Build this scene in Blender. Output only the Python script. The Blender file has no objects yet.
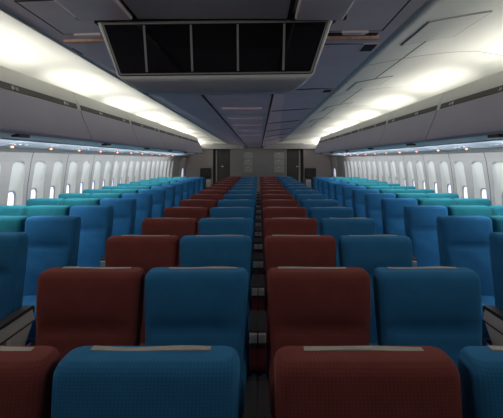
import bpy, math, random
from mathutils import Vector, Matrix
random.seed(7)
S = bpy.context.scene
COL = S.collection
PI = math.pi
CAM_Z = 1.61                     # eye height above the cabin floor

# ------------------------------------------------------------------ materials
def mat(name, rgb, rough=0.6, metal=0.0, noise=0.0, nscale=8.0, bump=0.0, bscale=200.0, spec=0.5):
    m = bpy.data.materials.new(name); m.use_nodes = True
    nt = m.node_tree; b = nt.nodes['Principled BSDF']
    b.inputs['Base Color'].default_value = (*rgb, 1)
    b.inputs['Roughness'].default_value = rough
    b.inputs['Metallic'].default_value = metal
    b.inputs['Specular IOR Level'].default_value = spec
    tc = nt.nodes.new('ShaderNodeTexCoord')
    if noise:
        n = nt.nodes.new('ShaderNodeTexNoise'); n.inputs['Scale'].default_value = nscale; n.inputs['Detail'].default_value = 4
        r = nt.nodes.new('ShaderNodeValToRGB')
        r.color_ramp.elements[0].position = 0.3; r.color_ramp.elements[1].position = 0.7
        r.color_ramp.elements[0].color = (*[c*(1-noise) for c in rgb], 1)
        r.color_ramp.elements[1].color = (*[min(1, c*(1+noise)) for c in rgb], 1)
        nt.links.new(tc.outputs['Object'], n.inputs['Vector'])
        nt.links.new(n.outputs['Fac'], r.inputs['Fac']); nt.links.new(r.outputs['Color'], b.inputs['Base Color'])
    if bump:
        n2 = nt.nodes.new('ShaderNodeTexNoise'); n2.inputs['Scale'].default_value = bscale
        bp = nt.nodes.new('ShaderNodeBump'); bp.inputs['Strength'].default_value = bump; bp.inputs['Distance'].default_value = 0.002
        nt.links.new(tc.outputs['Object'], n2.inputs['Vector'])
        nt.links.new(n2.outputs['Fac'], bp.inputs['Height']); nt.links.new(bp.outputs['Normal'], b.inputs['Normal'])
    return m

def fabric(name, rgb, sheen=0.25):
    """woven upholstery: fine ribs both ways, a little uneven"""
    m = mat(name, rgb, 0.92, spec=0.15); nt = m.node_tree; b = nt.nodes['Principled BSDF']
    b.inputs['Sheen Weight'].default_value = sheen; b.inputs['Sheen Roughness'].default_value = 0.5
    b.inputs['Sheen Tint'].default_value = (*[min(1, c*2.2+.05) for c in rgb], 1)
    tc = nt.nodes.new('ShaderNodeTexCoord')
    hs = []
    for axis, sc in (('X', 36), ('Z', 44)):
        w = nt.nodes.new('ShaderNodeTexWave'); w.wave_type = 'BANDS'; w.bands_direction = axis
        w.inputs['Scale'].default_value = sc; w.inputs['Distortion'].default_value = 0.6; w.inputs['Detail'].default_value = 1
        nt.links.new(tc.outputs['Object'], w.inputs['Vector']); hs.append(w)
    add = nt.nodes.new('ShaderNodeMath'); add.operation = 'ADD'
    nt.links.new(hs[0].outputs['Fac'], add.inputs[0]); nt.links.new(hs[1].outputs['Fac'], add.inputs[1])
    half = nt.nodes.new('ShaderNodeMath'); half.operation = 'MULTIPLY'; half.inputs[1].default_value = 0.5
    nt.links.new(add.outputs[0], half.inputs[0])
    n = nt.nodes.new('ShaderNodeTexNoise'); n.inputs['Scale'].default_value = 14; n.inputs['Detail'].default_value = 5
    nt.links.new(tc.outputs['Object'], n.inputs['Vector'])
    mx = nt.nodes.new('ShaderNodeMath'); mx.operation = 'MULTIPLY_ADD'; mx.inputs[1].default_value = 0.5
    nt.links.new(half.outputs[0], mx.inputs[0])
    nh = nt.nodes.new('ShaderNodeMath'); nh.operation = 'MULTIPLY'; nh.inputs[1].default_value = 0.5
    nt.links.new(n.outputs['Fac'], nh.inputs[0]); nt.links.new(nh.outputs[0], mx.inputs[2])
    r = nt.nodes.new('ShaderNodeValToRGB')
    r.color_ramp.elements[0].position = 0.15; r.color_ramp.elements[1].position = 0.85
    r.color_ramp.elements[0].color = (*[c*0.78 for c in rgb], 1); r.color_ramp.elements[1].color = (*[c*1.2 for c in rgb], 1)
    nt.links.new(mx.outputs[0], r.inputs['Fac']); nt.links.new(r.outputs['Color'], b.inputs['Base Color'])
    bp = nt.nodes.new('ShaderNodeBump'); bp.inputs['Strength'].default_value = 0.1; bp.inputs['Distance'].default_value = 0.002
    nt.links.new(half.outputs[0], bp.inputs['Height']); nt.links.new(bp.outputs['Normal'], b.inputs['Normal'])
    return m

def emit(name, rgb, strength):
    m = mat(name, rgb, 0.4); b = m.node_tree.nodes['Principled BSDF']
    b.inputs['Emission Color'].default_value = (*rgb, 1); b.inputs['Emission Strength'].default_value = strength
    return m

M = {}
M['blue'] = fabric('blue_fabric', (0.033, 0.184, 0.388))
M['red'] = fabric('maroon_fabric', (0.21, 0.054, 0.048))
M['teal'] = fabric('teal_fabric', (0.016, 0.155, 0.19))
M['pad'] = mat('armrest_vinyl', (0.035, 0.032, 0.030), 0.5, bump=.2)
M['arm'] = mat('armrest_plastic', (0.62, 0.60, 0.55), 0.55, noise=.05)
M['strip'] = mat('headrest_tape', (0.54, 0.50, 0.45), 0.9, noise=.1, nscale=40, bump=.4)
M['metal'] = mat('brushed_metal', (0.72, 0.70, 0.69), 0.5, 0.4, noise=.06, nscale=60)
M['legmetal'] = mat('leg_metal', (0.25, 0.25, 0.26), 0.45, 0.7)
M['soffit'] = mat('lavender_laminate', (0.90, 0.73, 0.77), 0.5, noise=.05, nscale=2.5, bump=.05)
M['soffit2'] = mat('lavender_hatch_laminate', (0.90, 0.76, 0.79), 0.5, noise=.05, nscale=3)
M['rib'] = mat('ribbed_grille', (0.62, 0.58, 0.60), 0.5)
M['dark'] = mat('dark_recess', (0.012, 0.011, 0.012), 0.7)
M['seam'] = mat('seam_dark', (0.05, 0.045, 0.05), 0.8)
M['warm_glint'] = mat('warm_glint_trim', (0.85, 0.50, 0.36), 0.45, 0.2, noise=.2, nscale=30)  # orange light glinting on the slot edge, put into the colour
M['cove'] = mat('cove_white', (0.80, 0.80, 0.75), 0.65, noise=.015, nscale=1.5)
M['hatch'] = mat('hatch_white', (0.72, 0.72, 0.68), 0.6, noise=.02)
M['binlip'] = mat('bin_cream', (0.74, 0.73, 0.69), 0.5, noise=.02, nscale=3)
M['bindoor'] = mat('bin_lavender', (0.44, 0.405, 0.50), 0.45, noise=.03, nscale=3)
M['binstrip'] = mat('bin_label_strip', (0.045, 0.043, 0.040), 0.5, noise=.05)
M['placard'] = mat('placard_print', (0.62, 0.62, 0.60), 0.5)
M['psu'] = mat('psu_daylight_tint', (0.62, 0.68, 0.75), 0.85, spec=.1, noise=.03)  # blue tint of the daylight is put into the base colour
M['wall'] = mat('sidewall_laminate', (0.225, 0.22, 0.212), 0.6, noise=.04, nscale=3, bump=.05)
M['reveal'] = mat('window_reveal', (0.47, 0.475, 0.445), 0.5, noise=.02)
M['bulk'] = mat('bulkhead_grey', (0.25, 0.24, 0.235), 0.6, noise=.08, nscale=1.5)
M['bulk2'] = mat('bulkhead_pinkish', (0.33, 0.29, 0.285), 0.6, noise=.05, nscale=1.5)
M['locker'] = mat('locker_grey', (0.36, 0.355, 0.35), 0.5, noise=.04)
M['header'] = mat('header_grey', (0.42, 0.41, 0.40), 0.6)
M['darkdoor'] = mat('dark_door', (0.085, 0.075, 0.065), 0.5, noise=.1, nscale=3)
M['glass'] = mat('black_glass', (0.006, 0.006, 0.008), 0.06, spec=0.5)
M['frame'] = mat('monitor_grey', (0.82, 0.80, 0.80), 0.45, noise=.03)
M['divider'] = mat('divider_grey', (0.33, 0.33, 0.34), 0.4)
M['jump'] = mat('jumpseat_dark', (0.035, 0.03, 0.03), 0.7)
M['pale'] = mat('pale_cabinet', (0.55, 0.53, 0.52), 0.5)
M['sign'] = emit('call_lamp_orange', (1.0, 0.25, 0.13), 2.4)
M['lens'] = mat('reading_lens', (0.30, 0.32, 0.36), 0.7, spec=.1)
M['pane'] = emit('daylight_pane', (0.76, 0.77, 1.0), 0.42)
M['grille'] = emit('lit_ceiling_sign', (0.75, 0.45, 0.48), 0.045)

# striped blue carpet
m = mat('striped_carpet', (0.02, 0.06, 0.2), 0.95, spec=.1, bump=.5, bscale=400); nt = m.node_tree; b = nt.nodes['Principled BSDF']
tc = nt.nodes.new('ShaderNodeTexCoord'); w = nt.nodes.new('ShaderNodeTexWave'); w.bands_direction = 'X'
w.inputs['Scale'].default_value = 4.0; w.inputs['Distortion'].default_value = .3
r = nt.nodes.new('ShaderNodeValToRGB'); e = r.color_ramp.elements
e[0].position = .2; e[0].color = (.012, .03, .10, 1); e[1].position = .8; e[1].color = (.035, .12, .33, 1)
x = e.new(.93); x.color = (.3, .3, .36, 1)
nt.links.new(tc.outputs['Object'], w.inputs['Vector']); nt.links.new(w.outputs['Fac'], r.inputs['Fac']); nt.links.new(r.outputs['Color'], b.inputs['Base Color'])
M['carpet'] = m
# ribbed vent: bump lines across
nt = M['rib'].node_tree; b = nt.nodes['Principled BSDF']
tc = nt.nodes.new('ShaderNodeTexCoord'); w = nt.nodes.new('ShaderNodeTexWave'); w.bands_direction = 'Y'; w.inputs['Scale'].default_value = 26
bp = nt.nodes.new('ShaderNodeBump'); bp.inputs['Strength'].default_value = .6; bp.inputs['Distance'].default_value = .004
nt.links.new(tc.outputs['Object'], w.inputs['Vector']); nt.links.new(w.outputs['Fac'], bp.inputs['Height']); nt.links.new(bp.outputs['Normal'], b.inputs['Normal'])

# ------------------------------------------------------------------ mesh helpers
class MB:
    def __init__(s): s.v = []; s.f = []
    def add(s, vs, fs):
        o = len(s.v); s.v += [tuple(p) for p in vs]; s.f += [tuple(i+o for i in f) for f in fs]; return s
    def hexa(s, p):   # 8 points: bottom 4 ccw, top 4 ccw
        return s.add(p, [(3,2,1,0),(4,5,6,7),(0,1,5,4),(1,2,6,5),(2,3,7,6),(3,0,4,7)])
    def box(s, x0, x1, y0, y1, z0, z1):
        return s.hexa([(x0,y0,z0),(x1,y0,z0),(x1,y1,z0),(x0,y1,z0),(x0,y0,z1),(x1,y0,z1),(x1,y1,z1),(x0,y1,z1)])
    def loft(s, rings, closed=True, caps=True):
        n = len(rings[0]); o = len(s.v)
        for r in rings: s.v += [tuple(p) for p in r]
        for i in range(len(rings)-1):
            for j in range(n if closed else n-1):
                a = o+i*n+j; b_ = o+i*n+(j+1) % n
                s.f.append((a, b_, b_+n, a+n))
        if caps:
            s.f.append(tuple(o+j for j in reversed(range(n)))); s.f.append(tuple(o+(len(rings)-1)*n+j for j in range(n)))
        return s
    def prism_x(s, poly, x0, x1):      # poly in (y,z), extruded along x
        return s.loft([[(x0,y,z) for y,z in poly], [(x1,y,z) for y,z in poly]])
    def prism_y(s, poly, y0, y1):      # poly in (x,z), extruded along y
        return s.loft([[(x,y0,z) for x,z in poly], [(x,y1,z) for x,z in poly]])
    def prism_z(s, poly, z0, z1):
        return s.loft([[(x,y,z0) for x,y in poly], [(x,y,z1) for x,y in poly]])
    def tube(s, p0, p1, r, n=10):
        p0, p1 = Vector(p0), Vector(p1); d = (p1-p0).normalized()
        a = d.orthogonal().normalized(); c = d.cross(a)
        ring = lambda p: [p+a*r*math.cos(2*PI*i/n)+c*r*math.sin(2*PI*i/n) for i in range(n)]
        return s.loft([ring(p0), ring(p1)])
    def build(s, name, material, parent=None, bevel=0.0, smooth=False, seg=2):
        me = bpy.data.meshes.new(name); me.from_pydata(s.v, [], s.f); me.validate(); me.update()
        import bmesh
        bm = bmesh.new(); bm.from_mesh(me); bmesh.ops.recalc_face_normals(bm, faces=bm.faces)
        bm.to_mesh(me); bm.free()
        me.materials.append(material)
        o = bpy.data.objects.new(name, me); COL.objects.link(o)
        if parent: o.parent = parent
        if bevel:
            md = o.modifiers.new('bevel', 'BEVEL'); md.width = bevel; md.segments = seg; md.limit_method = 'ANGLE'; md.angle_limit = math.radians(40)
        if smooth or bevel:
            for p in me.polygons: p.use_smooth = True
            if bevel:
                md = o.modifiers.new('wn', 'WEIGHTED_NORMAL'); md.keep_sharp = True
        return o

def empty(name, label, cat, loc=(0, 0, 0), group=None):
    o = bpy.data.objects.new(name, None); COL.objects.link(o); o.location = loc; o.empty_display_size = .1
    o['label'] = label; o['category'] = cat
    if group: o['group'] = group
    return o
def tag(o, label, cat, group=None):
    o['label'] = label; o['category'] = cat
    if group: o['group'] = group
    return o
def struct(o, label=None):
    o['kind'] = 'structure'
    if label: o['label'] = label
    return o
def copy_tree(root, loc, label, group=None):
    r = root.copy(); COL.objects.link(r); r.location = loc; r['label'] = label
    if group: r['group'] = group
    for ch in root.children:
        c = ch.copy(); COL.objects.link(c); c.parent = r
        for g in ch.children:
            d = g.copy(); COL.objects.link(d); d.parent = c
    return r
def rrect(hx, y0, y1, r, nside=1, front=1, nc=4):
    """rounded rectangle ring in xy, ccw from the front left corner; the front (y0) side can be subdivided"""
    r = min(r, hx*.98, (y1-y0)*.49); P = []
    def corner(cx, cy, a0):
        for k in range(nc+1):
            a = a0+k*PI/2/nc; P.append((cx+r*math.cos(a), cy+r*math.sin(a)))
    corner(-hx+r, y0+r, PI)
    for k in range(1, front): P.append((-hx+r+(2*hx-2*r)*k/front, y0))
    corner(hx-r, y0+r, 1.5*PI)
    corner(hx-r, y1-r, 0)
    for k in range(1, front): P.append((hx-r-(2*hx-2*r)*k/front, y1))
    corner(-hx+r, y1-r, PI/2)
    return P

ORD = ['', 'first', 'second', 'third', 'fourth', 'fifth', 'sixth', 'seventh', 'eighth', 'ninth', 'tenth', 'eleventh',
       'twelfth', 'thirteenth', 'fourteenth', 'fifteenth', 'sixteenth', 'seventeenth', 'eighteenth', 'nineteenth', 'twentieth']

# ------------------------------------------------------------------ aircraft seat
TOP = 1.138; THICK = .13; REC = .07       # back rises from z .40, leaning back by REC
def ss(a, b_, x):
    t = max(0, min(1, (x-a)/(b_-a))); return t*t*(3-2*t)
def backrest_mesh(seed, ws=1.0, th0=THICK):
    rnd = random.Random(seed); mb = MB(); rings = []
    z0 = .40
    zs = [z0 + (TOP-.06-z0)*i/26 for i in range(27)]
    R = .036
    zs += [TOP-R+R*math.sin(a) for a in [PI/2*k/7 for k in range(1, 8)]]
    ph = rnd.random()*6
    for z in zs:
        t = (z-z0)/(TOP-z0)
        yb = -REC*(1-t)
        hx = (.195+.0215*ss(.35, .97, t))*ws
        th = th0+.05*(1-t)
        q = max(0, (z-(TOP-R))/R); ins = 1-math.sqrt(max(0, 1-q*q))
        hxx = hx-ins*.017; y0 = yb-th+ins*.036; y1 = yb-ins*.012
        ring = []
        for (x, y) in rrect(hxx, y0, y1, .032, front=14):
            if y < y0+.03:                                 # front face upholstery
                u = x/hxx; mid = 1-min(1, abs(u))**4
                d = -.018*math.exp(-((z-.925)/.014)**2)*mid             # crease under the headrest
                d += .012*math.exp(-((z-1.02)/.07)**2)*mid              # headrest pillow
                d += .016*math.exp(-((z-.74)/.11)**2)*mid               # lumbar bulge
                d += .0025*math.sin(38*z+5*u+ph)*math.exp(-((z-.80)/.10)**2)*mid   # wrinkles
                for bx in (-.42, .42): d -= .010*math.exp(-((u-bx)/.10)**2-((z-.925)/.022)**2)
                y -= d
            ring.append((x, y, z))
        rings.append(ring)
    mb.loft(rings); return mb
def cushion_mesh(hx, y0, y1, z0, z1):
    mb = MB(); rings = []; r = .05
    n = 7
    prof = [(r*(1-math.cos(PI/2*k/n)) if False else r*(1-math.sin(PI/2*k/n)), r*(1-math.cos(PI/2*k/n))) for k in range(n+1)]
    # bottom ring up
    rings.append([(x, y, z0) for x, y in rrect(hx-.02, y0+.02, y1, .03, front=8)])
    rings.append([(x, y, z0+.02) for x, y in rrect(hx, y0, y1, .04, front=8)])
    for k in range(n+1):
        a = PI/2*k/n; ins = r*(1-math.cos(a)); z = z1-r+r*math.sin(a)
        rings.append([(x, y, z) for x, y in rrect(hx-ins, y0+ins, y1, .04, front=8)])
    mb.loft(rings); return mb

BACKS = {}
def make_seat(color, name, label, group, armL=None, armR=None, strip=False, seed=1, strip_off=0.0, ws=1.0):
    """seat faces -Y; origin on the floor under the middle of its back's top edge.
    armL / armR: None, 'aisle' or 'gap' (narrow arm with a fabric panel under it)"""
    root = empty(name, label, 'seat', group=group)
    fm = M[color]
    b_ = backrest_mesh(seed, ws, THICK if ws == 1 else .155).build('backrest', fm, root, smooth=True)
    hx = .198*ws
    cushion_mesh(hx, -.70, -.26, .40, .56).build('seat_cushion', fm, root, smooth=True)
    if strip:
        mb = MB(); n = 16; rings = []
        for k in range(n+1):
            u = -1+2*k/n; x = strip_off+u*.148; zz = TOP+.001+.0018*math.cos(3*u+seed)
            rings.append([(x, -.043, zz-.004), (x, -.020+.003*math.sin(4*u), zz-.001), (x, -.020+.003*math.sin(4*u), zz+.0015), (x, -.043, zz+.001)])
        mb.loft(rings).build('headrest_strip', M['strip'], root)
    # frame rails and legs
    mb = MB(); mb.box(-.19, .19, -.62, -.58, .36, .40); mb.box(-.19, .19, -.22, -.18, .36, .40); mb.box(-.185, .185, -.58, -.22, .375, .395)
    mb.build('seat_frame', M['legmetal'], root, bevel=.004)
    for sx in (-.15, .15):
        for (ya, yb) in ((-.60, -.60), (-.20, -.06)):
            mb = MB(); mb.tube((sx, ya, .37), (sx, yb, .02), .016, 8); mb.box(sx-.025, sx+.025, yb-.04, yb+.04, 0, .022)
            mb.build('leg', M['legmetal'], root, smooth=False)
    for side, kind in ((-1, armL), (1, armR)):
        if not kind: continue
        if kind == 'gap':
            xi, xo = .2105, .2575                 # inner / outer x of the arm
            ya, yb, zt = -.17, -.455, .715
        else:
            xi, xo = .240*ws, .240*ws+.058
            ya, yb, zt = -.12, -.50, .715
        a, c = sorted((side*xi, side*xo))
        root_arm = MB()
        # light plastic arm body
        poly = [(ya, zt-.022), (yb+.01, zt-.022), (yb, zt-.03), (yb, zt-.085), (yb+.02, zt-.095), (ya+.02, zt-.095), (ya, zt-.06)]
        root_arm.prism_x(poly, a+.003, c-.003)
        arm = root_arm.build('armrest', M['arm'], root, bevel=.004)
        # dark pad with a rounded far end
        mb = MB(); poly = [(ya+.012, zt-.05), (ya+.016, zt-.02), (ya, zt-.003), (ya-.03, zt), (yb+.03, zt), (yb+.008, zt-.004), (yb, zt-.015), (yb+.002, zt-.024), (ya-.012, zt-.024), (ya-.004, zt-.05)]
        mb.prism_x(poly, a, c); mb.build('armrest_pad', M['pad'], arm, bevel=.006, seg=3)
        # metal ashtray lid in the front end
        mb = MB(); mb.box(a+.004, c-.004, yb-.006, yb+.004, zt-.078, zt-.030); lid = mb.build('ashtray_lid', M['metal'], arm, bevel=.004)
        mb = MB(); mb.box(a+.002, c-.002, yb-.004, yb+.004, zt-.096, zt-.079); mb.build('front_cap', M['pad'], arm, bevel=.002)
        if kind == 'gap':
            mb = MB(); rings = []
            for k in range(7):
                an = PI/2*k/6; ins = .05*(1-math.sin(an)); z = .455+.05*(1-math.cos(an))
                rings.append([(a+.002, yb+.006+ins, z), (c-.001, yb+.006+ins, z), (c-.001, -.15, z), (a+.002, -.15, z)])
            rings.append([(a+.002, yb+.006, zt-.097), (c-.001, yb+.006, zt-.097), (c-.001, -.15, zt-.097), (a+.002, -.15, zt-.097)])
            p = mb.loft(rings).build('arm_panel', M['red'], root, smooth=False); 
            if color != 'red': p['label'] = 'dark red fabric panel under the armrest'
            # upper tie between the arm and the back
            mb = MB(); mb.box(a+.004, c-.004, -.17, -.10, .60, .70); mb.build('arm_hinge', M['pad'], root, bevel=.004)
        else:
            mb = MB(); mb.box(a+.005, c-.005, yb+.03, ya, zt-.105, zt-.095); mb.build('dark_trim', M['pad'], arm)
            # slanting support panel
            mb = MB(); poly = [(ya+.005, zt-.106), (yb+.09, zt-.106), (yb+.06, zt-.20), (-.47, .42), (-.26, .42), (-.20, .52)]
            mb.prism_x(poly, a+.008, c-.008); sp = mb.build('arm_support', M['arm'], root, bevel=.006)
            mb = MB(); xx = (c-.008) if side > 0 else a+.008
            mb.prism_x([(ya-.05, zt-.13), (yb+.14, zt-.13), (-.43, .46), (-.28, .46)], xx-.002, xx+.002); mb.build('inset_panel', M['arm'], sp)
            mb = MB(); x2 = sorted((side*.205*ws, side*.245*ws)); mb.box(x2[0], x2[1], -.44, -.30, .37, .44); mb.build('arm_bracket', M['legmetal'], root)
    return root

P = .86; D1 = 1.18; NROW = 15
rowd = lambda n: D1+(n-1)*P
XC = {'oL': -.712, 'iL': -.263, 'iR': .253, 'oR': .714}
protos = {}
def seat_label(col, n, last):
    row = ('nearest row' if n == 1 else 'farthest, fifteenth row' if n == last else ORD[n]+' row')
    return {'oL': 'dark red fabric seat in the %s, leftmost column of the centre block',
            'iL': 'blue fabric seat in the %s, column just left of the centre gap',
            'iR': 'dark red fabric seat in the %s, column just right of the centre gap',
            'oR': 'blue fabric seat in the %s, rightmost column of the centre block'}[col] % row
spec = {'oL': ('red', 'aisle', None), 'iL': ('blue', None, 'gap'), 'iR': ('red', 'gap', None), 'oR': ('blue', None, 'aisle')}
for ci, (col, (cname, aL, aR)) in enumerate(spec.items()):
    pr = [make_seat(cname, 'aircraft_seat', '', 'centre block seats', aL, aR, True, seed=ci*3+k+1, strip_off={'oL': (0, .005), 'iL': (-.005, .02), 'iR': (.008, -.02), 'oR': (.012, 0)}[col][k]) for k in (0, 1)]
    for n in range(1, NROW+1):
        loc = (XC[col], rowd(n), 0); lab = seat_label(col, n, NROW)
        if n <= 2:
            pr[n-1].location = loc; pr[n-1]['label'] = lab
        else:
            copy_tree(pr[n % 2], loc, lab)
OX = {'aisle': 1.658, 'middle': 2.088, 'window': 2.518}
first = {'aisle': 3, 'middle': 4, 'window': 5}
for sg, sn in ((-1, 'left'), (1, 'right')):
    for place in ('aisle', 'middle', 'window'):
        cname = 'blue' if place == 'aisle' else 'teal'
        arms = (None, None)
        if place == 'aisle': arms = (None, 'aisle') if sg < 0 else ('aisle', None)
        pr = [make_seat(cname, 'aircraft_seat', '', sn+' window block seats', arms[0], arms[1], False, seed=20+k+sg*5+len(place), ws=.93) for k in (0, 1)]
        for q in pr: q.scale = (1, 1, 1.012)
        used = 0
        for n in range(first[place], NROW):
            loc = (sg*OX[place], rowd(n)+.04, 0)
            if n == NROW-1: row = 'beside the fourteenth centre row, farthest one'
            elif n == first[place]: row = 'nearest one, beside the %s centre row' % ORD[n]
            else: row = 'beside the %s centre row' % ORD[n]
            lab = '%s %s seat of the %s window block, %s' % (cname, place, sn, row)
            if used < 2:
                pr[used].location = loc; pr[used]['label'] = lab
            else: copy_tree(pr[n % 2], loc, lab)
            used += 1

# ------------------------------------------------------------------ shell
YN, YF = -2.6, 18.0
def Z(h): return CAM_Z+h
def lerp(a, b_, t): return a+(b_-a)*t
def ceil_sec(y):
    t = (y-2.5)/(YF-2.5)
    Lx, Lz = lerp(-1.40, -1.17, t), lerp(.83, .638, t)
    Rx, Rz = lerp(.90, .79, t), lerp(.856, .685, t)
    kz = .75-.0207*(y-5.4)
    return Lx, Lz, Rx, Rz, kz
struct(MB().box(-3.0, 3.0, YN, YF+.3, -.06, 0).build('floor', M['carpet']), 'blue striped carpet')

WP = [(-1.62, 2.82), (-1.3, 2.86), (-1.0, 2.88), (-.6, 2.87), (-.3, 2.845), (0, 2.80), (.10, 2.77), (.16, 2.73)]
def wallx(h):
    for (a, xa), (b_, xb) in zip(WP, WP[1:]):
        if h <= b_: return lerp(xa, xb, (h-a)/(b_-a))
    return WP[-1][1]
RT, RB = -.02, -.86              # top and bottom of the window reveals, relative to the eye
PITCH = .533
NW = 23; W0 = 5.40-4*PITCH       # first window centre ...
def rev_half(h):                 # half width of the reveal opening at height h
    base = lerp(.148, .178, (RT-h)/(RT-RB)); q = .06
    if h > RT-q: base *= math.sqrt(max(0, 1-((h-(RT-q))/q)**2))*.45+.55 if h < RT-.0005 else .55
    if h < RB+q: base *= math.sqrt(max(0, 1-(((RB+q)-h)/q)**2))*.55+.45
    return base
def rev_depth(h): return .02+.058*min(1, max(0, (RT-h)/.42))
def build_wall(sg, name):
    mb = MB(); NU = 6
    hs = [-1.62, -1.3, -1.0] + [RB] + [lerp(RB, RT, k/34) for k in range(1, 34)] + [RT] + [.03, .07, .10, .16]
    ys = [W0+PITCH*i for i in range(NW)]
    lo, hi = W0-PITCH/2, W0+PITCH*(NW-.5)
    def row(h):
        r = [(YN, None), (lo, None)]
        pts = [YN, lo]
        return r
    def quad(y0a, y1a, ha, y0b, y1b, hb):
        i = len(mb.v)
        mb.v += [(sg*wallx(ha), y0a, Z(ha)), (sg*wallx(ha), y1a, Z(ha)), (sg*wallx(hb), y1b, Z(hb)), (sg*wallx(hb), y0b, Z(hb))]
        mb.f.append((i, i+1, i+2, i+3))
    for ha, hb in zip(hs, hs[1:]):
        quad(YN, lo, ha, YN, lo, hb); quad(hi, YF, ha, hi, YF, hb)
        for yc in ys:
            if ha >= RB-1e-6 and hb <= RT+1e-6:
                wa, wb = rev_half(ha), rev_half(hb)
                quad(yc-PITCH/2, yc-wa, ha, yc-PITCH/2, yc-wb, hb); quad(yc+wa, yc+PITCH/2, ha, yc+wb, yc+PITCH/2, hb)
            else:
                quad(yc-PITCH/2, yc+PITCH/2, ha, yc-PITCH/2, yc+PITCH/2, hb)
    o = struct(mb.build(name, M['wall'], smooth=False), 'pale grey cabin sidewall')
    # dark seams every second window
    for k in range(0, NW+1, 2):
        y = lo+PITCH*k+(PITCH if sg < 0 else PITCH)
        if y > hi+.01: continue
        s = MB(); rings = []
        for h in [-1.5, -1.0, -.6, -.3, -.15, 0, .05, .10]:
            xx = sg*(wallx(h)-.002); rings.append([(xx, y-.006, Z(h)), (xx, y+.006, Z(h)), (xx+sg*.01, y+.006, Z(h)), (xx+sg*.01, y-.006, Z(h))])
        s.loft(rings).build('panel_seam', M['seam'], o)
    return o
build_wall(-1, 'wall_left'); build_wall(1, 'wall_right')
def make_window(sg):
    root_mb = MB(); hs = [lerp(RB, RT, k/34) for k in range(35)]; rings = []
    for h in hs:
        w = rev_half(h); x = wallx(h); d = rev_depth(h)
        if h < RB+.1: d *= ss(RB-.001, RB+.1, h)*.9+.1
        wi = w*.86
        rings.append([(sg*(x), -w, Z(h)), (sg*(x+d*.55), -w*.96, Z(h)), (sg*(x+d*.9), -wi, Z(h)), (sg*(x+d), -wi*.8, Z(h)), (sg*(x+d), 0, Z(h)), (sg*(x+d), wi*.8, Z(h)), (sg*(x+d*.9), wi, Z(h)), (sg*(x+d*.55), w*.96, Z(h)), (sg*(x), w, Z(h))])
    root_mb.loft(rings, closed=False, caps=False)
    # close the top and the bottom of the scoop
    n = 9
    root_mb.f.append(tuple(range(n))); root_mb.f.append(tuple(len(root_mb.v)-n+i for i in range(n)))
    o = root_mb.build('window_1', M['reveal'], smooth=True)
    md = o.modifiers.new('es', 'EDGE_SPLIT'); md.split_angle = math.radians(50)
    # window frame ring and pane in the back of the scoop, tall rounded rectangle
    def ring(hw, hh, xoff, n=8, r=.09):
        pts = []
        hc = -.545
        for cx, cz, a0 in ((hw-r, hh-r, 0), (-(hw-r), hh-r, PI/2), (-(hw-r), -(hh-r), PI), (hw-r, -(hh-r), 1.5*PI)):
            for k in range(n+1):
                a = a0+PI/2*k/n; y, z = cx+r*math.cos(a), hc+cz+r*math.sin(a)
                pts.append((sg*(wallx(z)+rev_depth(z)+xoff), y, Z(z)))
        return pts
    fr = MB(); fr.loft([ring(.130, .185, .0, r=.10), ring(.130, .185, -.016, r=.10), ring(.112, .168, -.016), ring(.112, .168, .004)], caps=False)
    fo = fr.build('window_frame', M['wall'], o, smooth=False)
    pn = MB(); rr = ring(.113, .169, -.003); pn.v = list(rr); pn.f = [tuple(range(len(rr)))]
    r2 = ring(.113, .169, .001); oo = len(pn.v); pn.v += r2; pn.f.append(tuple(oo+i for i in reversed(range(len(r2)))))
    nn = len(rr); pn.f += [(i, (i+1) % nn, nn+(i+1) % nn, nn+i) for i in range(nn)]
    pn.build('window_pane', M['pane'], o)
    return o
cnt = 1
for sg, sn in ((-1, 'left'), (1, 'right')):
    w0 = make_window(sg)
    for i in range(NW):
        if i == 0: o = w0
        else:
            o = w0.copy(); COL.objects.link(o)
            for ch in w0.children:
                c = ch.copy(); COL.objects.link(c); c.parent = o
        o.location = (0, W0+PITCH*i, 0); o.name = 'window_%d' % cnt; cnt += 1
        struct(o)

# ceiling: white coves either side of the lavender soffit
OUT = [(2.05, 1.02), (2.35, .93), (2.50, .72), (2.62, .16)]
def cove_pts(y, sg):
    Lx, Lz, Rx, Rz, kz = ceil_sec(y); t = max(0, (y-2.5)/(YF-2.5))
    ex, ez = (Lx, Lz) if sg < 0 else (Rx, Rz)
    ax = abs(ex); o = []
    o.append((ex, ez+.005))
    flat = lerp(1, .35, t)
    for f in (.12, .3, .5, .7, .85, 1.0):
        x = ax+(2.05-ax)*f; z = ez+.02+(1.02-ez)*math.sin(f*PI/2)**1.0*flat*.95
        o.append((sg*x, z))
    zz = o[-1][1]
    o += [(sg*2.34, zz-.05), (sg*2.52, zz-.17), (sg*2.62, .55), (sg*2.73, .15)]
    return o
ysec = [YN, 0, 2.5, 5, 8, 11, 14, YF+.02]
for sg, nm in ((-1, 'ceiling_left'), (1, 'ceiling_right')):
    mb = MB(); mb.loft([[(x, y, Z(z)) for x, z in cove_pts(y, sg)] for y in ysec], closed=False, caps=False)
    o = struct(mb.build(nm, M['cove'], smooth=True), 'white lit ceiling cove')
    md = o.modifiers.new('th', 'SOLIDIFY'); md.thickness = .02; md.offset = 1 if sg > 0 else -1
def soffit_pts(y):
    Lx, Lz, Rx, Rz, kz = ceil_sec(y); kl, kr = -.883*kz, .23*kz
    return [(Lx, Lz+.035), (Lx, Lz), (kl-.012, kz+.045), (kl-.006, kz), (kr+.006, kz), (kr+.012, kz+.045), (Rx, Rz), (Rx, Rz+.035)]
mb = MB(); mb.loft([[(x, y, Z(z)) for x, z in soffit_pts(y)] for y in (YN, 2.5, 18.0)])
so = struct(mb.build('ceiling_soffit', M['soffit']), 'dark lavender centre ceiling panel')
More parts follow.
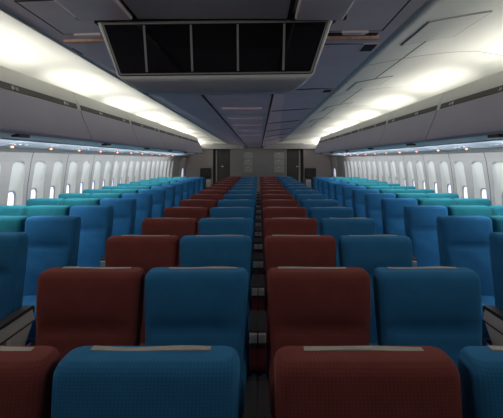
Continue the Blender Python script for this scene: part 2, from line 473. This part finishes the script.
def sof_z(x, y):
    p = soffit_pts(y)[1:7]
    for (xa, za), (xb, zb) in zip(p, p[1:]):
        if xa <= x <= xb: return lerp(za, zb, (x-xa)/(xb-xa)) if xb > xa else za
    return p[0][1]
def under_plate(pts, drop, up=.0, z=sof_z):
    """thin plate following the underside through (x,y) points, ccw"""
    mb = MB(); n = len(pts)
    mb.loft([[(x, y, Z(z(x, y)-drop)) for x, y in pts], [(x, y, Z(z(x, y)+up)) for x, y in pts]]); return mb
# grooves beside the keel and transverse seams
for s_ in (-1, 1):
    mb = MB(); rings = []
    for y in (YN, 2.5, 17.9):
        Lx, Lz, Rx, Rz, kz = ceil_sec(y); x = -.883*kz+.012 if s_ < 0 else .23*kz-.012; z = kz+.004
        rings.append([(x-.012, y, Z(z-.012)), (x+.012, y, Z(z-.012)), (x+.012, y, Z(z+.01)), (x-.012, y, Z(z+.01))])
    mb.loft(rings).build('soffit_groove', M['dark'], so)
for y in (3.35, 5.3, 7.2, 9.1, 11.0, 12.9, 14.8):
    p = soffit_pts(y)
    for (xa, za), (xb, zb) in ((p[1], p[2]), (p[5], p[6]), (p[3], p[4])):
        MB().hexa([(xa+.01, y-.004, Z(za-.0015)), (xb-.01, y-.004, Z(zb-.0015)), (xb-.01, y+.004, Z(zb-.0015)), (xa+.01, y+.004, Z(za-.0015)),
                   (xa+.01, y-.004, Z(za+.01)), (xb-.01, y-.004, Z(zb+.01)), (xb-.01, y+.004, Z(zb+.01)), (xa+.01, y+.004, Z(za+.01))]).build('cross_seam', M['seam'], so)

# lit exit/ordinance style bars along the keel
for k in range(7):
    y = 6.43+1.22*k
    t = empty('ceiling_sign', 'pinkish lit strip across the centre ceiling panel, %s behind the overhead screen' % ORD[k+1], 'ceiling light', (0, y, 0), 'lit strips along the centre ceiling')
    kz = ceil_sec(y)[4]; cx = -.326*kz
    hw = .28
    MB().box(cx-hw, cx+hw, -.05, .05, Z(kz-.02), Z(kz+.004)).build('housing', M['soffit2'], t, bevel=.004)
    for j in (-1, 0, 1):
        MB().box(cx+j*.18-.075, cx+j*.18+.075, -.054, .025, Z(kz-.024), Z(kz-.016)).build('lens', M['grille'], t)

# hatches, slots and vents in the soffit beside the screen
for sg, sn, hx0, hx1, sx0, sx1, vx in ((-1, 'left', -1.27, -.86, -1.31, -.93, -1.31), (1, 'right', .46, .80, .44, .80, .83)):
    t = empty('ceiling_hatch', 'lavender access hatch in the dark ceiling soffit, %s of the overhead screen' % sn, 'hatch', (0, 0, 0), 'soffit hatches')
    pts = [(hx0, 2.42), (hx1, 2.42), (hx1, 3.0), (hx0, 3.0)]
    under_plate([(hx0-.012, 2.408), (hx1+.012, 2.408), (hx1+.012, 3.012), (hx0-.012, 3.012)], .0052, .01).build('gasket', M['seam'], t)
    under_plate(pts, .0055, .008).build('panel', M['soffit2'], t)
    t = empty('ceiling_slot', 'slot with warm painted glint in the ceiling soffit, %s of the overhead screen' % sn, 'slot', (0, 0, 0), 'soffit slots')
    under_plate([(sx0, 3.07), (sx1, 3.07), (sx1, 3.15), (sx0, 3.15)], .002, .01).build('slot_recess', M['dark'], t)
    under_plate([(sx0-.02, 3.13), (sx1+.02, 3.13), (sx1+.02, 3.175), (sx0-.02, 3.175)], .022, .005).build('glint_trim', M['warm_glint'], t, bevel=.005)  # strip coloured as the warm light along the slot
    under_plate([(sx0+(.10 if sg > 0 else .1), 3.0), (sx0+.28, 3.0), (sx0+.26, 3.06), (sx0+.12, 3.06)], .02, .005).build('slot_catch', M['soffit2'], t, bevel=.006)
    for k, yv in enumerate((3.45, 5.45)):
        t = empty('air_vent', 'small dark air vent at the %s edge of the ceiling soffit, %s' % (sn, ('near the screen', 'farther back')[k]), 'vent', (0, 0, 0), 'soffit air vents')
        o_ = vx*(1-.012*k)
        under_plate([(o_-.07, yv-.11), (o_+.05, yv-.11), (o_+.05, yv+.11), (o_-.07, yv+.11)], .003, .006).build('vent_frame', M['soffit2'], t)
        under_plate([(o_-.055, yv-.095), (o_+.035, yv-.095), (o_+.035, yv+.095), (o_-.055, yv+.095)], .006, .003).build('vent_opening', M['dark'], t)

# nearer ceiling fittings above the screen
t = empty('ribbed_vent_panel', 'wide ribbed grey panel in the ceiling just in front of the overhead screen', 'vent', (0, 0, 0))
under_plate([(-.675, 1.9), (.155, 1.9), (.155, 2.57), (-.675, 2.57)], .02, .005).build('ribbed_face', M['rib'], t)
for sg, sn, a, c in ((-1, 'left', -1.0, -.70), (1, 'right', .20, .47)):
    t = empty('ceiling_box', 'smooth lavender ceiling cover plate beside the ribbed panel, on its %s' % sn, 'ceiling panel', (0, 0, 0), 'cover plates beside the ribbed panel')
    zf = lambda x, y: .80
    MB().box(a, c, 1.95, 2.56, Z(.775), Z(.84)).build('cover', M['soffit2'], t, bevel=.012)
    MB().box(a-.02, c+.02, 2.56, 2.60, Z(.79), Z(.84)).build('edge_strip', M['dark'], t)

# overhead screen bank
t = empty('overhead_screen', 'dark glass overhead screen bank with pale dividers hanging from the ceiling', 'screen', (-.245, 2.63, Z(.60)))
t.rotation_euler = (0, math.radians(-.7), 0)
def trap(wt, wb, zt, zb, r, y, n=6):
    P_ = []
    for cx, cz, a0 in ((wt-r, zt-r*.3, 0), ):
        pass
    P_ += [(wt, y, zt), (-wt, y, zt)]
    for sgn in (-1, 1):
        ang = range(n+1)
        for k in ang:
            a = PI/2*k/n
            if sgn < 0: P_.append((-wb+r-r*math.cos(a), y, zb+r-r*math.sin(a)))
            else: P_.append((wb-r+r*math.sin(a), y, zb+r-r*math.cos(a)))
    return P_
mb = MB()
mb.loft([trap(.668, .570, .192, -.135, .05, -.02), trap(.672, .565, .192, -.15, .07, .0), trap(.672, .535, .192, -.185, .09, .10), trap(.66, .50, .192, -.195, .1, .22), trap(.62, .42, .192, -.10, .1, .45)])
mb.build('housing', M['frame'], t, bevel=.008)
mb = MB(); mb.loft([trap(.645, .553, .185, -.118, .02, -.026), trap(.645, .553, .185, -.118, .02, -.012)]); mb.build('bezel', M['dark'], t)
mb = MB(); o_ = trap(.640, .549, .181, -.114, .018, -.030); i_ = trap(.630, .541, .173, -.106, .015, -.030)
o2 = trap(.640, .549, .181, -.114, .018, -.024); i2 = trap(.630, .541, .173, -.106, .015, -.024)
mb.loft([o2, o_, i_, i2], caps=False); mb.build('trim_ring', M['divider'], t)
mb = MB(); mb.loft([trap(.626, .537, .169, -.102, .012, -.029), trap(.626, .537, .169, -.102, .012, -.02)]); mb.build('glass', M['glass'], t)
for x0, x1 in ((-.402, -.388), (-.137, -.131), (.128, .127), (.392, .383)):
    MB().hexa([(x1-.006, -.034, -.098), (x1+.006, -.034, -.098), (x1+.006, -.028, -.098), (x1-.006, -.028, -.098),
               (x0-.006, -.034, .165), (x0+.006, -.034, .165), (x0+.006, -.028, .165), (x0-.006, -.028, .165)]).build('divider', M['divider'], t)
MB().box(-.69, .69, -.01, .06, .190, .203).build('top_gap_shade', M['dark'], t)  # solid dark bar painted as the shadow above the housing

# right cove: seam and access panels;  left cove: cross seams
def cove_z(x, y, sg):
    p = cove_pts(y, sg); p = [(abs(a), z) for a, z in p]
    for (xa, za), (xb, zb) in zip(p, p[1:]):
        if xa <= abs(x) <= xb: return lerp(za, zb, (abs(x)-xa)/(xb-xa))
    return p[0][1]
cz = lambda x, y: cove_z(x, y, 1)
rc = bpy.data.objects['ceiling_right']; lc = bpy.data.objects['ceiling_left']
for k in range(4):
    y = 3.35+2.25*k
    t = empty('cove_access_panel', 'square white access panel in the right ceiling cove, %s from the camera' % ORD[k+1], 'access panel', (0, 0, 0), 'access panels of the right cove')
    xs = [1.14, 1.24, 1.34, 1.44, 1.54]
    def strip_plate(xs, y0, y1, drop):
        mb = MB(); mb.loft([[(x, yy, Z(cz(x, yy)-dd)) for x in xs for yy in ()] for dd in ()]) if False else None
        mb = MB(); b0 = [(x, y0, Z(cz(x, y0)-drop)) for x in xs]; b1 = [(x, y1, Z(cz(x, y1)-drop)) for x in xs]
        t0 = [(x, y0, Z(cz(x, y0)+.004)) for x in xs]; t1 = [(x, y1, Z(cz(x, y1)+.004)) for x in xs]
        return mb.loft([b0+t0[::-1], b1+t1[::-1]])
    strip_plate([xs[0]-.010]+xs[1:4]+[xs[4]+.010], y-.300, y+.300, .0085).build('gasket', M['locker'], t)
    strip_plate(xs, y-.29, y+.29, .009).build('panel', M['hatch'], t)
    strip_plate([1.335, 1.347], y+.31, y+1.94, .002).build('long_seam', M['seam'], rc)
for sg, ob in ((-1, lc), (1, rc)):
    for y in (4.3, 6.25, 8.2, 10.15, 12.1):
        p = cove_pts(y, sg)[:8]
        mb = MB(); mb.loft([[(x, y-.004, Z(z-.003)), (x, y+.004, Z(z-.003)), (x, y+.004, Z(z+.006)), (x, y-.004, Z(z+.006))] for x, z in p])
        mb.build('cross_seam', M['locker'], ob)

# ------------------------------------------------------------------ overhead bins
def bin_front(sg):   # from lip top down the face to the bottom
    return [(1.97, .715), (1.945, .712), (1.90, .62), (1.885, .578), (1.868, .52), (1.835, .42), (1.795, .33), (1.762, .25), (1.752, .215), (1.765, .192), (1.80, .182)]
BL = 1.93
def make_bin(sg):
    t = empty('overhead_bin', '', 'overhead bin', group='overhead bins')
    f = bin_front(sg); g = .006
    body = [(sg*x, Z(z)) for x, z in f]+[(sg*2.04, Z(.176)), (sg*2.06, Z(.20)), (sg*2.10, Z(.60)), (sg*2.03, Z(.66))]
    MB().prism_y(body, g, BL-g).build('body', M['binlip'], t, bevel=.003)
    # lavender door over the lower face
    seg = f[4:10]; off = .010
    outer = [(x-off, z-.002) for x, z in seg]
    mb = MB(); mb.loft([[(sg*x, y, Z(z)) for x, z in seg]+[(sg*x, y, Z(z)) for x, z in reversed(outer)] for y in (g+.004, BL-g-.004)])
    door = mb.build('door', M['bindoor'], t, bevel=.004)
    MB().box(sg*1.775-.03, sg*1.775+.03, .48, .64, Z(.168), Z(.192)).build('latch', M['binstrip'], door, bevel=.003)
    sgm = f[3:5]
    mb = MB(); (xa, za), (xb, zb) = sgm
    mb.loft([[(sg*(xa-.004), y, Z(za)), (sg*(xb-.006), y, Z(zb+.004)), (sg*(xb+.004), y, Z(zb+.004)), (sg*(xa+.006), y, Z(za))] for y in (.045, BL-.06)])
    st = mb.build('label_strip', M['binstrip'], t)
    for yy in (.66, 1.60):
        xm, zm = (xa+xb)/2-.008, (za+zb)/2
        mb = MB(); tx = lambda dz: sg*(xm+dz*.3)
        def q(y0, y1, a0, a1):
            mb.hexa([(tx(a0), y0, Z(zm+a0)), (tx(a0), y1, Z(zm+a0)), (tx(a0)+sg*.004, y1, Z(zm+a0)), (tx(a0)+sg*.004, y0, Z(zm+a0)),
                     (tx(a1), y0, Z(zm+a1)), (tx(a1), y1, Z(zm+a1)), (tx(a1)+sg*.004, y1, Z(zm+a1)), (tx(a1)+sg*.004, y0, Z(zm+a1))])
        q(yy-.05, yy-.03, -.014, .014); q(yy-.03, yy-.012, -.008, .018); q(yy+.01, yy+.02, -.012, .012); q(yy+.03, yy+.045, -.012, .012)
        mb.build('placard', M['placard'], st)
    return t
for sg, sn in ((-1, 'left'), (1, 'right')):
    b0 = make_bin(sg)
    for k in range(6):
        lab = 'lavender overhead bin with dark label strip, %s along the %s side' % (('nearest' if k == 0 else 'farthest' if k == 5 else ORD[k+1]), sn)
        loc = (0, 2.87+1.93*k, 0)
        if k == 0: b0.location = loc; b0['label'] = lab; b0['group'] = sn+' overhead bins'
        else: copy_tree(b0, loc, lab, sn+' overhead bins')
    # valance, service rail and its call lamps
    y0, y1 = 2.87, 14.42
    struct(MB().hexa([(sg*2.04, y0, Z(.166)), (sg*2.055, y0, Z(.166)), (sg*2.055, y1, Z(.166)), (sg*2.04, y1, Z(.166)),
               (sg*2.04, y0, Z(.21)), (sg*2.055, y0, Z(.21)), (sg*2.055, y1, Z(.21)), (sg*2.04, y1, Z(.21))]).build('trim_valance_'+sn, M['psu']), 'narrow valance behind the bins')
    rl = MB().prism_y([(sg*2.06, Z(.212)), (sg*2.30, Z(.178)), (sg*2.52, Z(.134)), (sg*2.56, Z(.142)), (sg*2.56, Z(.17)), (sg*2.30, Z(.21)), (sg*2.06, Z(.24))], y0, y1)
    struct(rl.build('trim_service_rail_'+sn, M['psu']), 'service rail under the bins, tinted with blue daylight')
    MBb = MB().prism_y([(sg*2.56, Z(.132)), (sg*2.62, Z(.125)), (sg*2.75, Z(.095)), (sg*2.77, Z(.11)), (sg*2.72, Z(.17)), (sg*2.56, Z(.17))], y0, y1)
    struct(MBb.build('trim_sidewall_'+sn, M['header']), 'grey strip above the windows')
    pt = None
    for k in range(11):
        y = P+3.76-.01+P*k
        if y > 14.2: break
        lab = 'service unit with glowing orange call lamp under the %s bins, %s from the camera' % (sn, ORD[k+1])
        if pt is None:
            pt = empty('passenger_service_unit', lab, 'service unit', (0, y, 0), sn+' service units')
            MB().hexa([(sg*2.24, -.20, Z(.1845)), (sg*2.50, -.20, Z(.134)), (sg*2.50, .20, Z(.134)), (sg*2.24, .20, Z(.1845)),
                       (sg*2.24, -.20, Z(.197)), (sg*2.50, -.20, Z(.145)), (sg*2.50, .20, Z(.145)), (sg*2.24, .20, Z(.197))]).build('panel', M['psu'], pt, bevel=.004)
            for dy in (-.12, 0, .12):
                MB().tube((sg*2.40, dy, Z(.165)), (sg*2.399, dy, Z(.148)), .022, 12).build('reading_lamp', M['lens'], pt)
            MB().box(sg*2.47-.011, sg*2.47+.011, -.014, .014, Z(.122), Z(.137)).build('call_lamp', M['sign'], pt, bevel=.006)
        else:
            c = copy_tree(pt, (0, y, 0), lab)

# ------------------------------------------------------------------ rear bulkhead
K = YF/460.0
def fx(px): return (px-258.7)*K
def fz(py): return Z((160-py)*K)
mb = MB()
ytop = Z(1.2)
dl0, dl1, dr0, dr1 = fx(213), fx(230), fx(287), fx(303.5); dz = fz(148.8)
mb.box(dl1, dr0, YF, YF+.08, 0, fz(143.5))
mb.box(dl0, dl1, YF, YF+.08, dz, fz(143.5)); mb.box(dr0, dr1, YF, YF+.08, dz, fz(143.5))
struct(mb.build('wall_back', M['bulk']), 'grey rear bulkhead')
mb = MB(); mb.box(-3.0, dl0, YF, YF+.08, 0, fz(148.8)); mb.box(dr1, 3.0, YF, YF+.08, 0, fz(148.8))
struct(mb.build('wall_back_outer', M['bulk2']), 'pinkish outer bulkhead')
mb = MB(); mb.box(-3.0, 3.0, YF+.0, YF+.09, fz(143.5), ytop); mb.box(-3.0, dl0, YF, YF+.08, fz(148.8), fz(143.5)); mb.box(dr1, 3.0, YF, YF+.08, fz(148.8), fz(143.5))
struct(mb.build('wall_back_upper', M['cove']))  # cove white here puts the cove lights' brightness into the wall colour
mb = MB(); mb.box(-2.7, fx(244), YF-.10, YF-.01, fz(149), fz(144.2)); mb.box(fx(263), 2.7, YF-.10, YF-.01, fz(149), fz(144.2))
struct(mb.build('trim_header', M['header'], bevel=.01), 'grey header beam')
for (xa, xb), nm in (((dl0, dl1), 'door_1'), ((dr0, dr1), 'door_2')):
    o = struct(MB().box(xa+.03, xb-.03, YF+.22, YF+.26, 0.01, dz-.02).build(nm, M['darkdoor']), 'dark galley door')
    mb = MB(); mb.box(xa, xa+.03, YF+.0, YF+.27, 0, dz); mb.box(xb-.03, xb, YF+.0, YF+.27, 0, dz); mb.box(xa, xb, YF, YF+.27, dz-.03, dz)
    mb.build('door_frame', M['jump'], o)
    h = (xa+xb)/2+(.02 if nm == 'door_1' else .1)
    MB().box(h-.05, h+.05, YF+.19, YF+.22, fz(167), fz(166)).build('door_handle', M['metal'], o, bevel=.004)
    px = xb-.14 if nm == 'door_2' else xa+.12
    MB().box(px-.03, px+.03, YF+.16, YF+.215, 0.01, dz-.04).build('door_post', M['header'], o)
struct(MB().box(-3, 3, YF+.30, YF+.34, 0, 2.9).build('wall_rear_end', M['dark']))
# lockers on the bulkhead
k = 1
for sg, sn, xa, xb in ((-1, 'left', fx(243.8), fx(252.8)), (1, 'right', fx(274), fx(284))):
    for (pa, pb, pos) in ((152.5, 158.8, 'top'), (159.4, 165.6, 'middle'), (166.2, 172.5, 'lowest')):
        t = empty('bulkhead_locker', '%s grey locker in the %s stack on the rear bulkhead' % (pos, sn), 'locker', ((xa+xb)/2, YF, fz(pb)), 'rear bulkhead lockers')
        hw = (xb-xa)/2; hh = fz(pa)-fz(pb)
        MB().box(-hw, hw, -.03, 0, 0, hh).build('door', M['locker'], t, bevel=.006)
        MB().box(-.04, .04, -.04, -.03, hh*.82, hh*.9).build('latch', M['metal'], t)
for sg, sn in ((-1, 'left'), (1, 'right')):
    xa, xb = (fx(200.3), fx(211.5)) if sg < 0 else (fx(304.5), fx(316))
    t = empty('attendant_seat', 'folded dark attendant seat on the rear bulkhead beside the %s doorway' % sn, 'attendant seat', ((xa+xb)/2, YF, 0), 'folded attendant seats')
    hw = abs(xb-xa)/2
    MB().box(-hw, hw, -.10, -.001, fz(178), fz(168)).build('headrest', M['jump'], t, bevel=.05, seg=4)
    MB().box(-hw, hw, -.20, -.001, .30, fz(178)-.01).build('folded_seat', M['jump'], t, bevel=.03)
    MB().box(-hw*.9, hw*.9, -.10, -.001, 0, .29).build('base', M['header'], t, bevel=.01)
    xc = fx(209.8) if sg < 0 else fx(307.2)
    t = empty('slim_cabinet', 'slim pale cabinet in front of the %s folded attendant seat' % sn, 'cabinet', (xc, YF-.40, 0), 'slim cabinets by the attendant seats')
    MB().box(-.09, .09, -.15, .15, 0, fz(179.2)).build('cabinet_body', M['pale'], t, bevel=.02)
    MB().box(-.075, .075, -.162, -.15, .1, fz(181.5)).build('cabinet_door', M['locker'], t, bevel=.006)
# exit doors in the sidewalls near the bulkhead
for sg, nm in ((-1, 'door_3'), (1, 'door_4')):
    yc = 17.05; mb = MB(); rings = []
    hsd = [-1.58, -1.3, -1.0, -.6, -.3, -.1, 0, .08]
    for h in hsd:
        x = wallx(h); rings.append([(sg*(x-.03), yc-.5, Z(h)), (sg*(x-.03), yc+.5, Z(h)), (sg*(x+.05), yc+.5, Z(h)), (sg*(x+.05), yc-.5, Z(h))])
    o = struct(mb.loft(rings).build(nm, M['bulk2'], bevel=.008), 'exit door with small window')
    mb = MB(); rings = []
    for h in (-.62, -.5, -.4, -.34, -.31):
        x = wallx(h)-.034; q = .16*(1 if h < -.36 else .8 if h < -.32 else .5)
        rings.append([(sg*x, yc-q, Z(h)), (sg*x, yc+q, Z(h)), (sg*(x+.02), yc+q, Z(h)), (sg*(x+.02), yc-q, Z(h))])
    mb.loft(rings).build('door_window', M['pane'], o)
    MB().box(sg*2.84-.02, sg*2.84+.02, yc+.3, yc+.36, Z(-.75), Z(-.45)).build('door_handle', M['metal'], o, bevel=.01)
# wall behind the viewer
struct(MB().box(-3.0, 3.0, YN-.08, YN, 0, 2.9).build('wall_front', M['bulk']))

# ------------------------------------------------------------------ lights
def area(name, loc, rot, sx, sy, watts, rgb):
    l = bpy.data.lights.new(name, 'AREA'); l.shape = 'RECTANGLE'; l.size = sx; l.size_y = sy; l.energy = watts; l.color = rgb
    o = bpy.data.objects.new(name, l); COL.objects.link(o); o.location = loc; o.rotation_euler = rot; return o
COVE_W, SIDE_W, COVE_T = 3.9, 11, -62
for sg in (-1, 1):
    for k in range(-2, 8):                      # fluorescent tubes on top of the bins, behind their lips
        y = 2.87+1.93*k+.965
        area('cove_tube', (sg*2.31, y, Z(.655)), (PI, sg*math.radians(COVE_T), 0), .20, 1.55, COVE_W, (1.0, .98, .90))
    for k in range(0, 6):                       # sidewall wash tubes behind the valance
        y = 2.87+1.93*k+.965
        area('sidewall_tube', (sg*2.075, y, Z(.187)), (0, sg*math.radians(-50), 0), .03, 1.8, SIDE_W, (.93, .96, 1.0))
wd = bpy.data.worlds.new('world'); S.world = wd; wd.use_nodes = True
wd.node_tree.nodes['Background'].inputs[0].default_value = (.05, .06, .08, 1)

# ------------------------------------------------------------------ camera
cam = bpy.data.cameras.new('camera'); co = bpy.data.objects.new('camera', cam); COL.objects.link(co)
co.location = (0, 0, CAM_Z); co.rotation_euler = (PI/2, 0, 0)
cam.sensor_width = 36; cam.lens = 460/503*36; cam.clip_start = .05
cam.shift_x = -7.2/503; cam.shift_y = -49/503
S.camera = co
S.view_settings.view_transform = 'Standard'; S.view_settings.look = 'None'
S.view_settings.exposure = 0.75; S.view_settings.gamma = 1; S.view_settings.use_curve_mapping = False
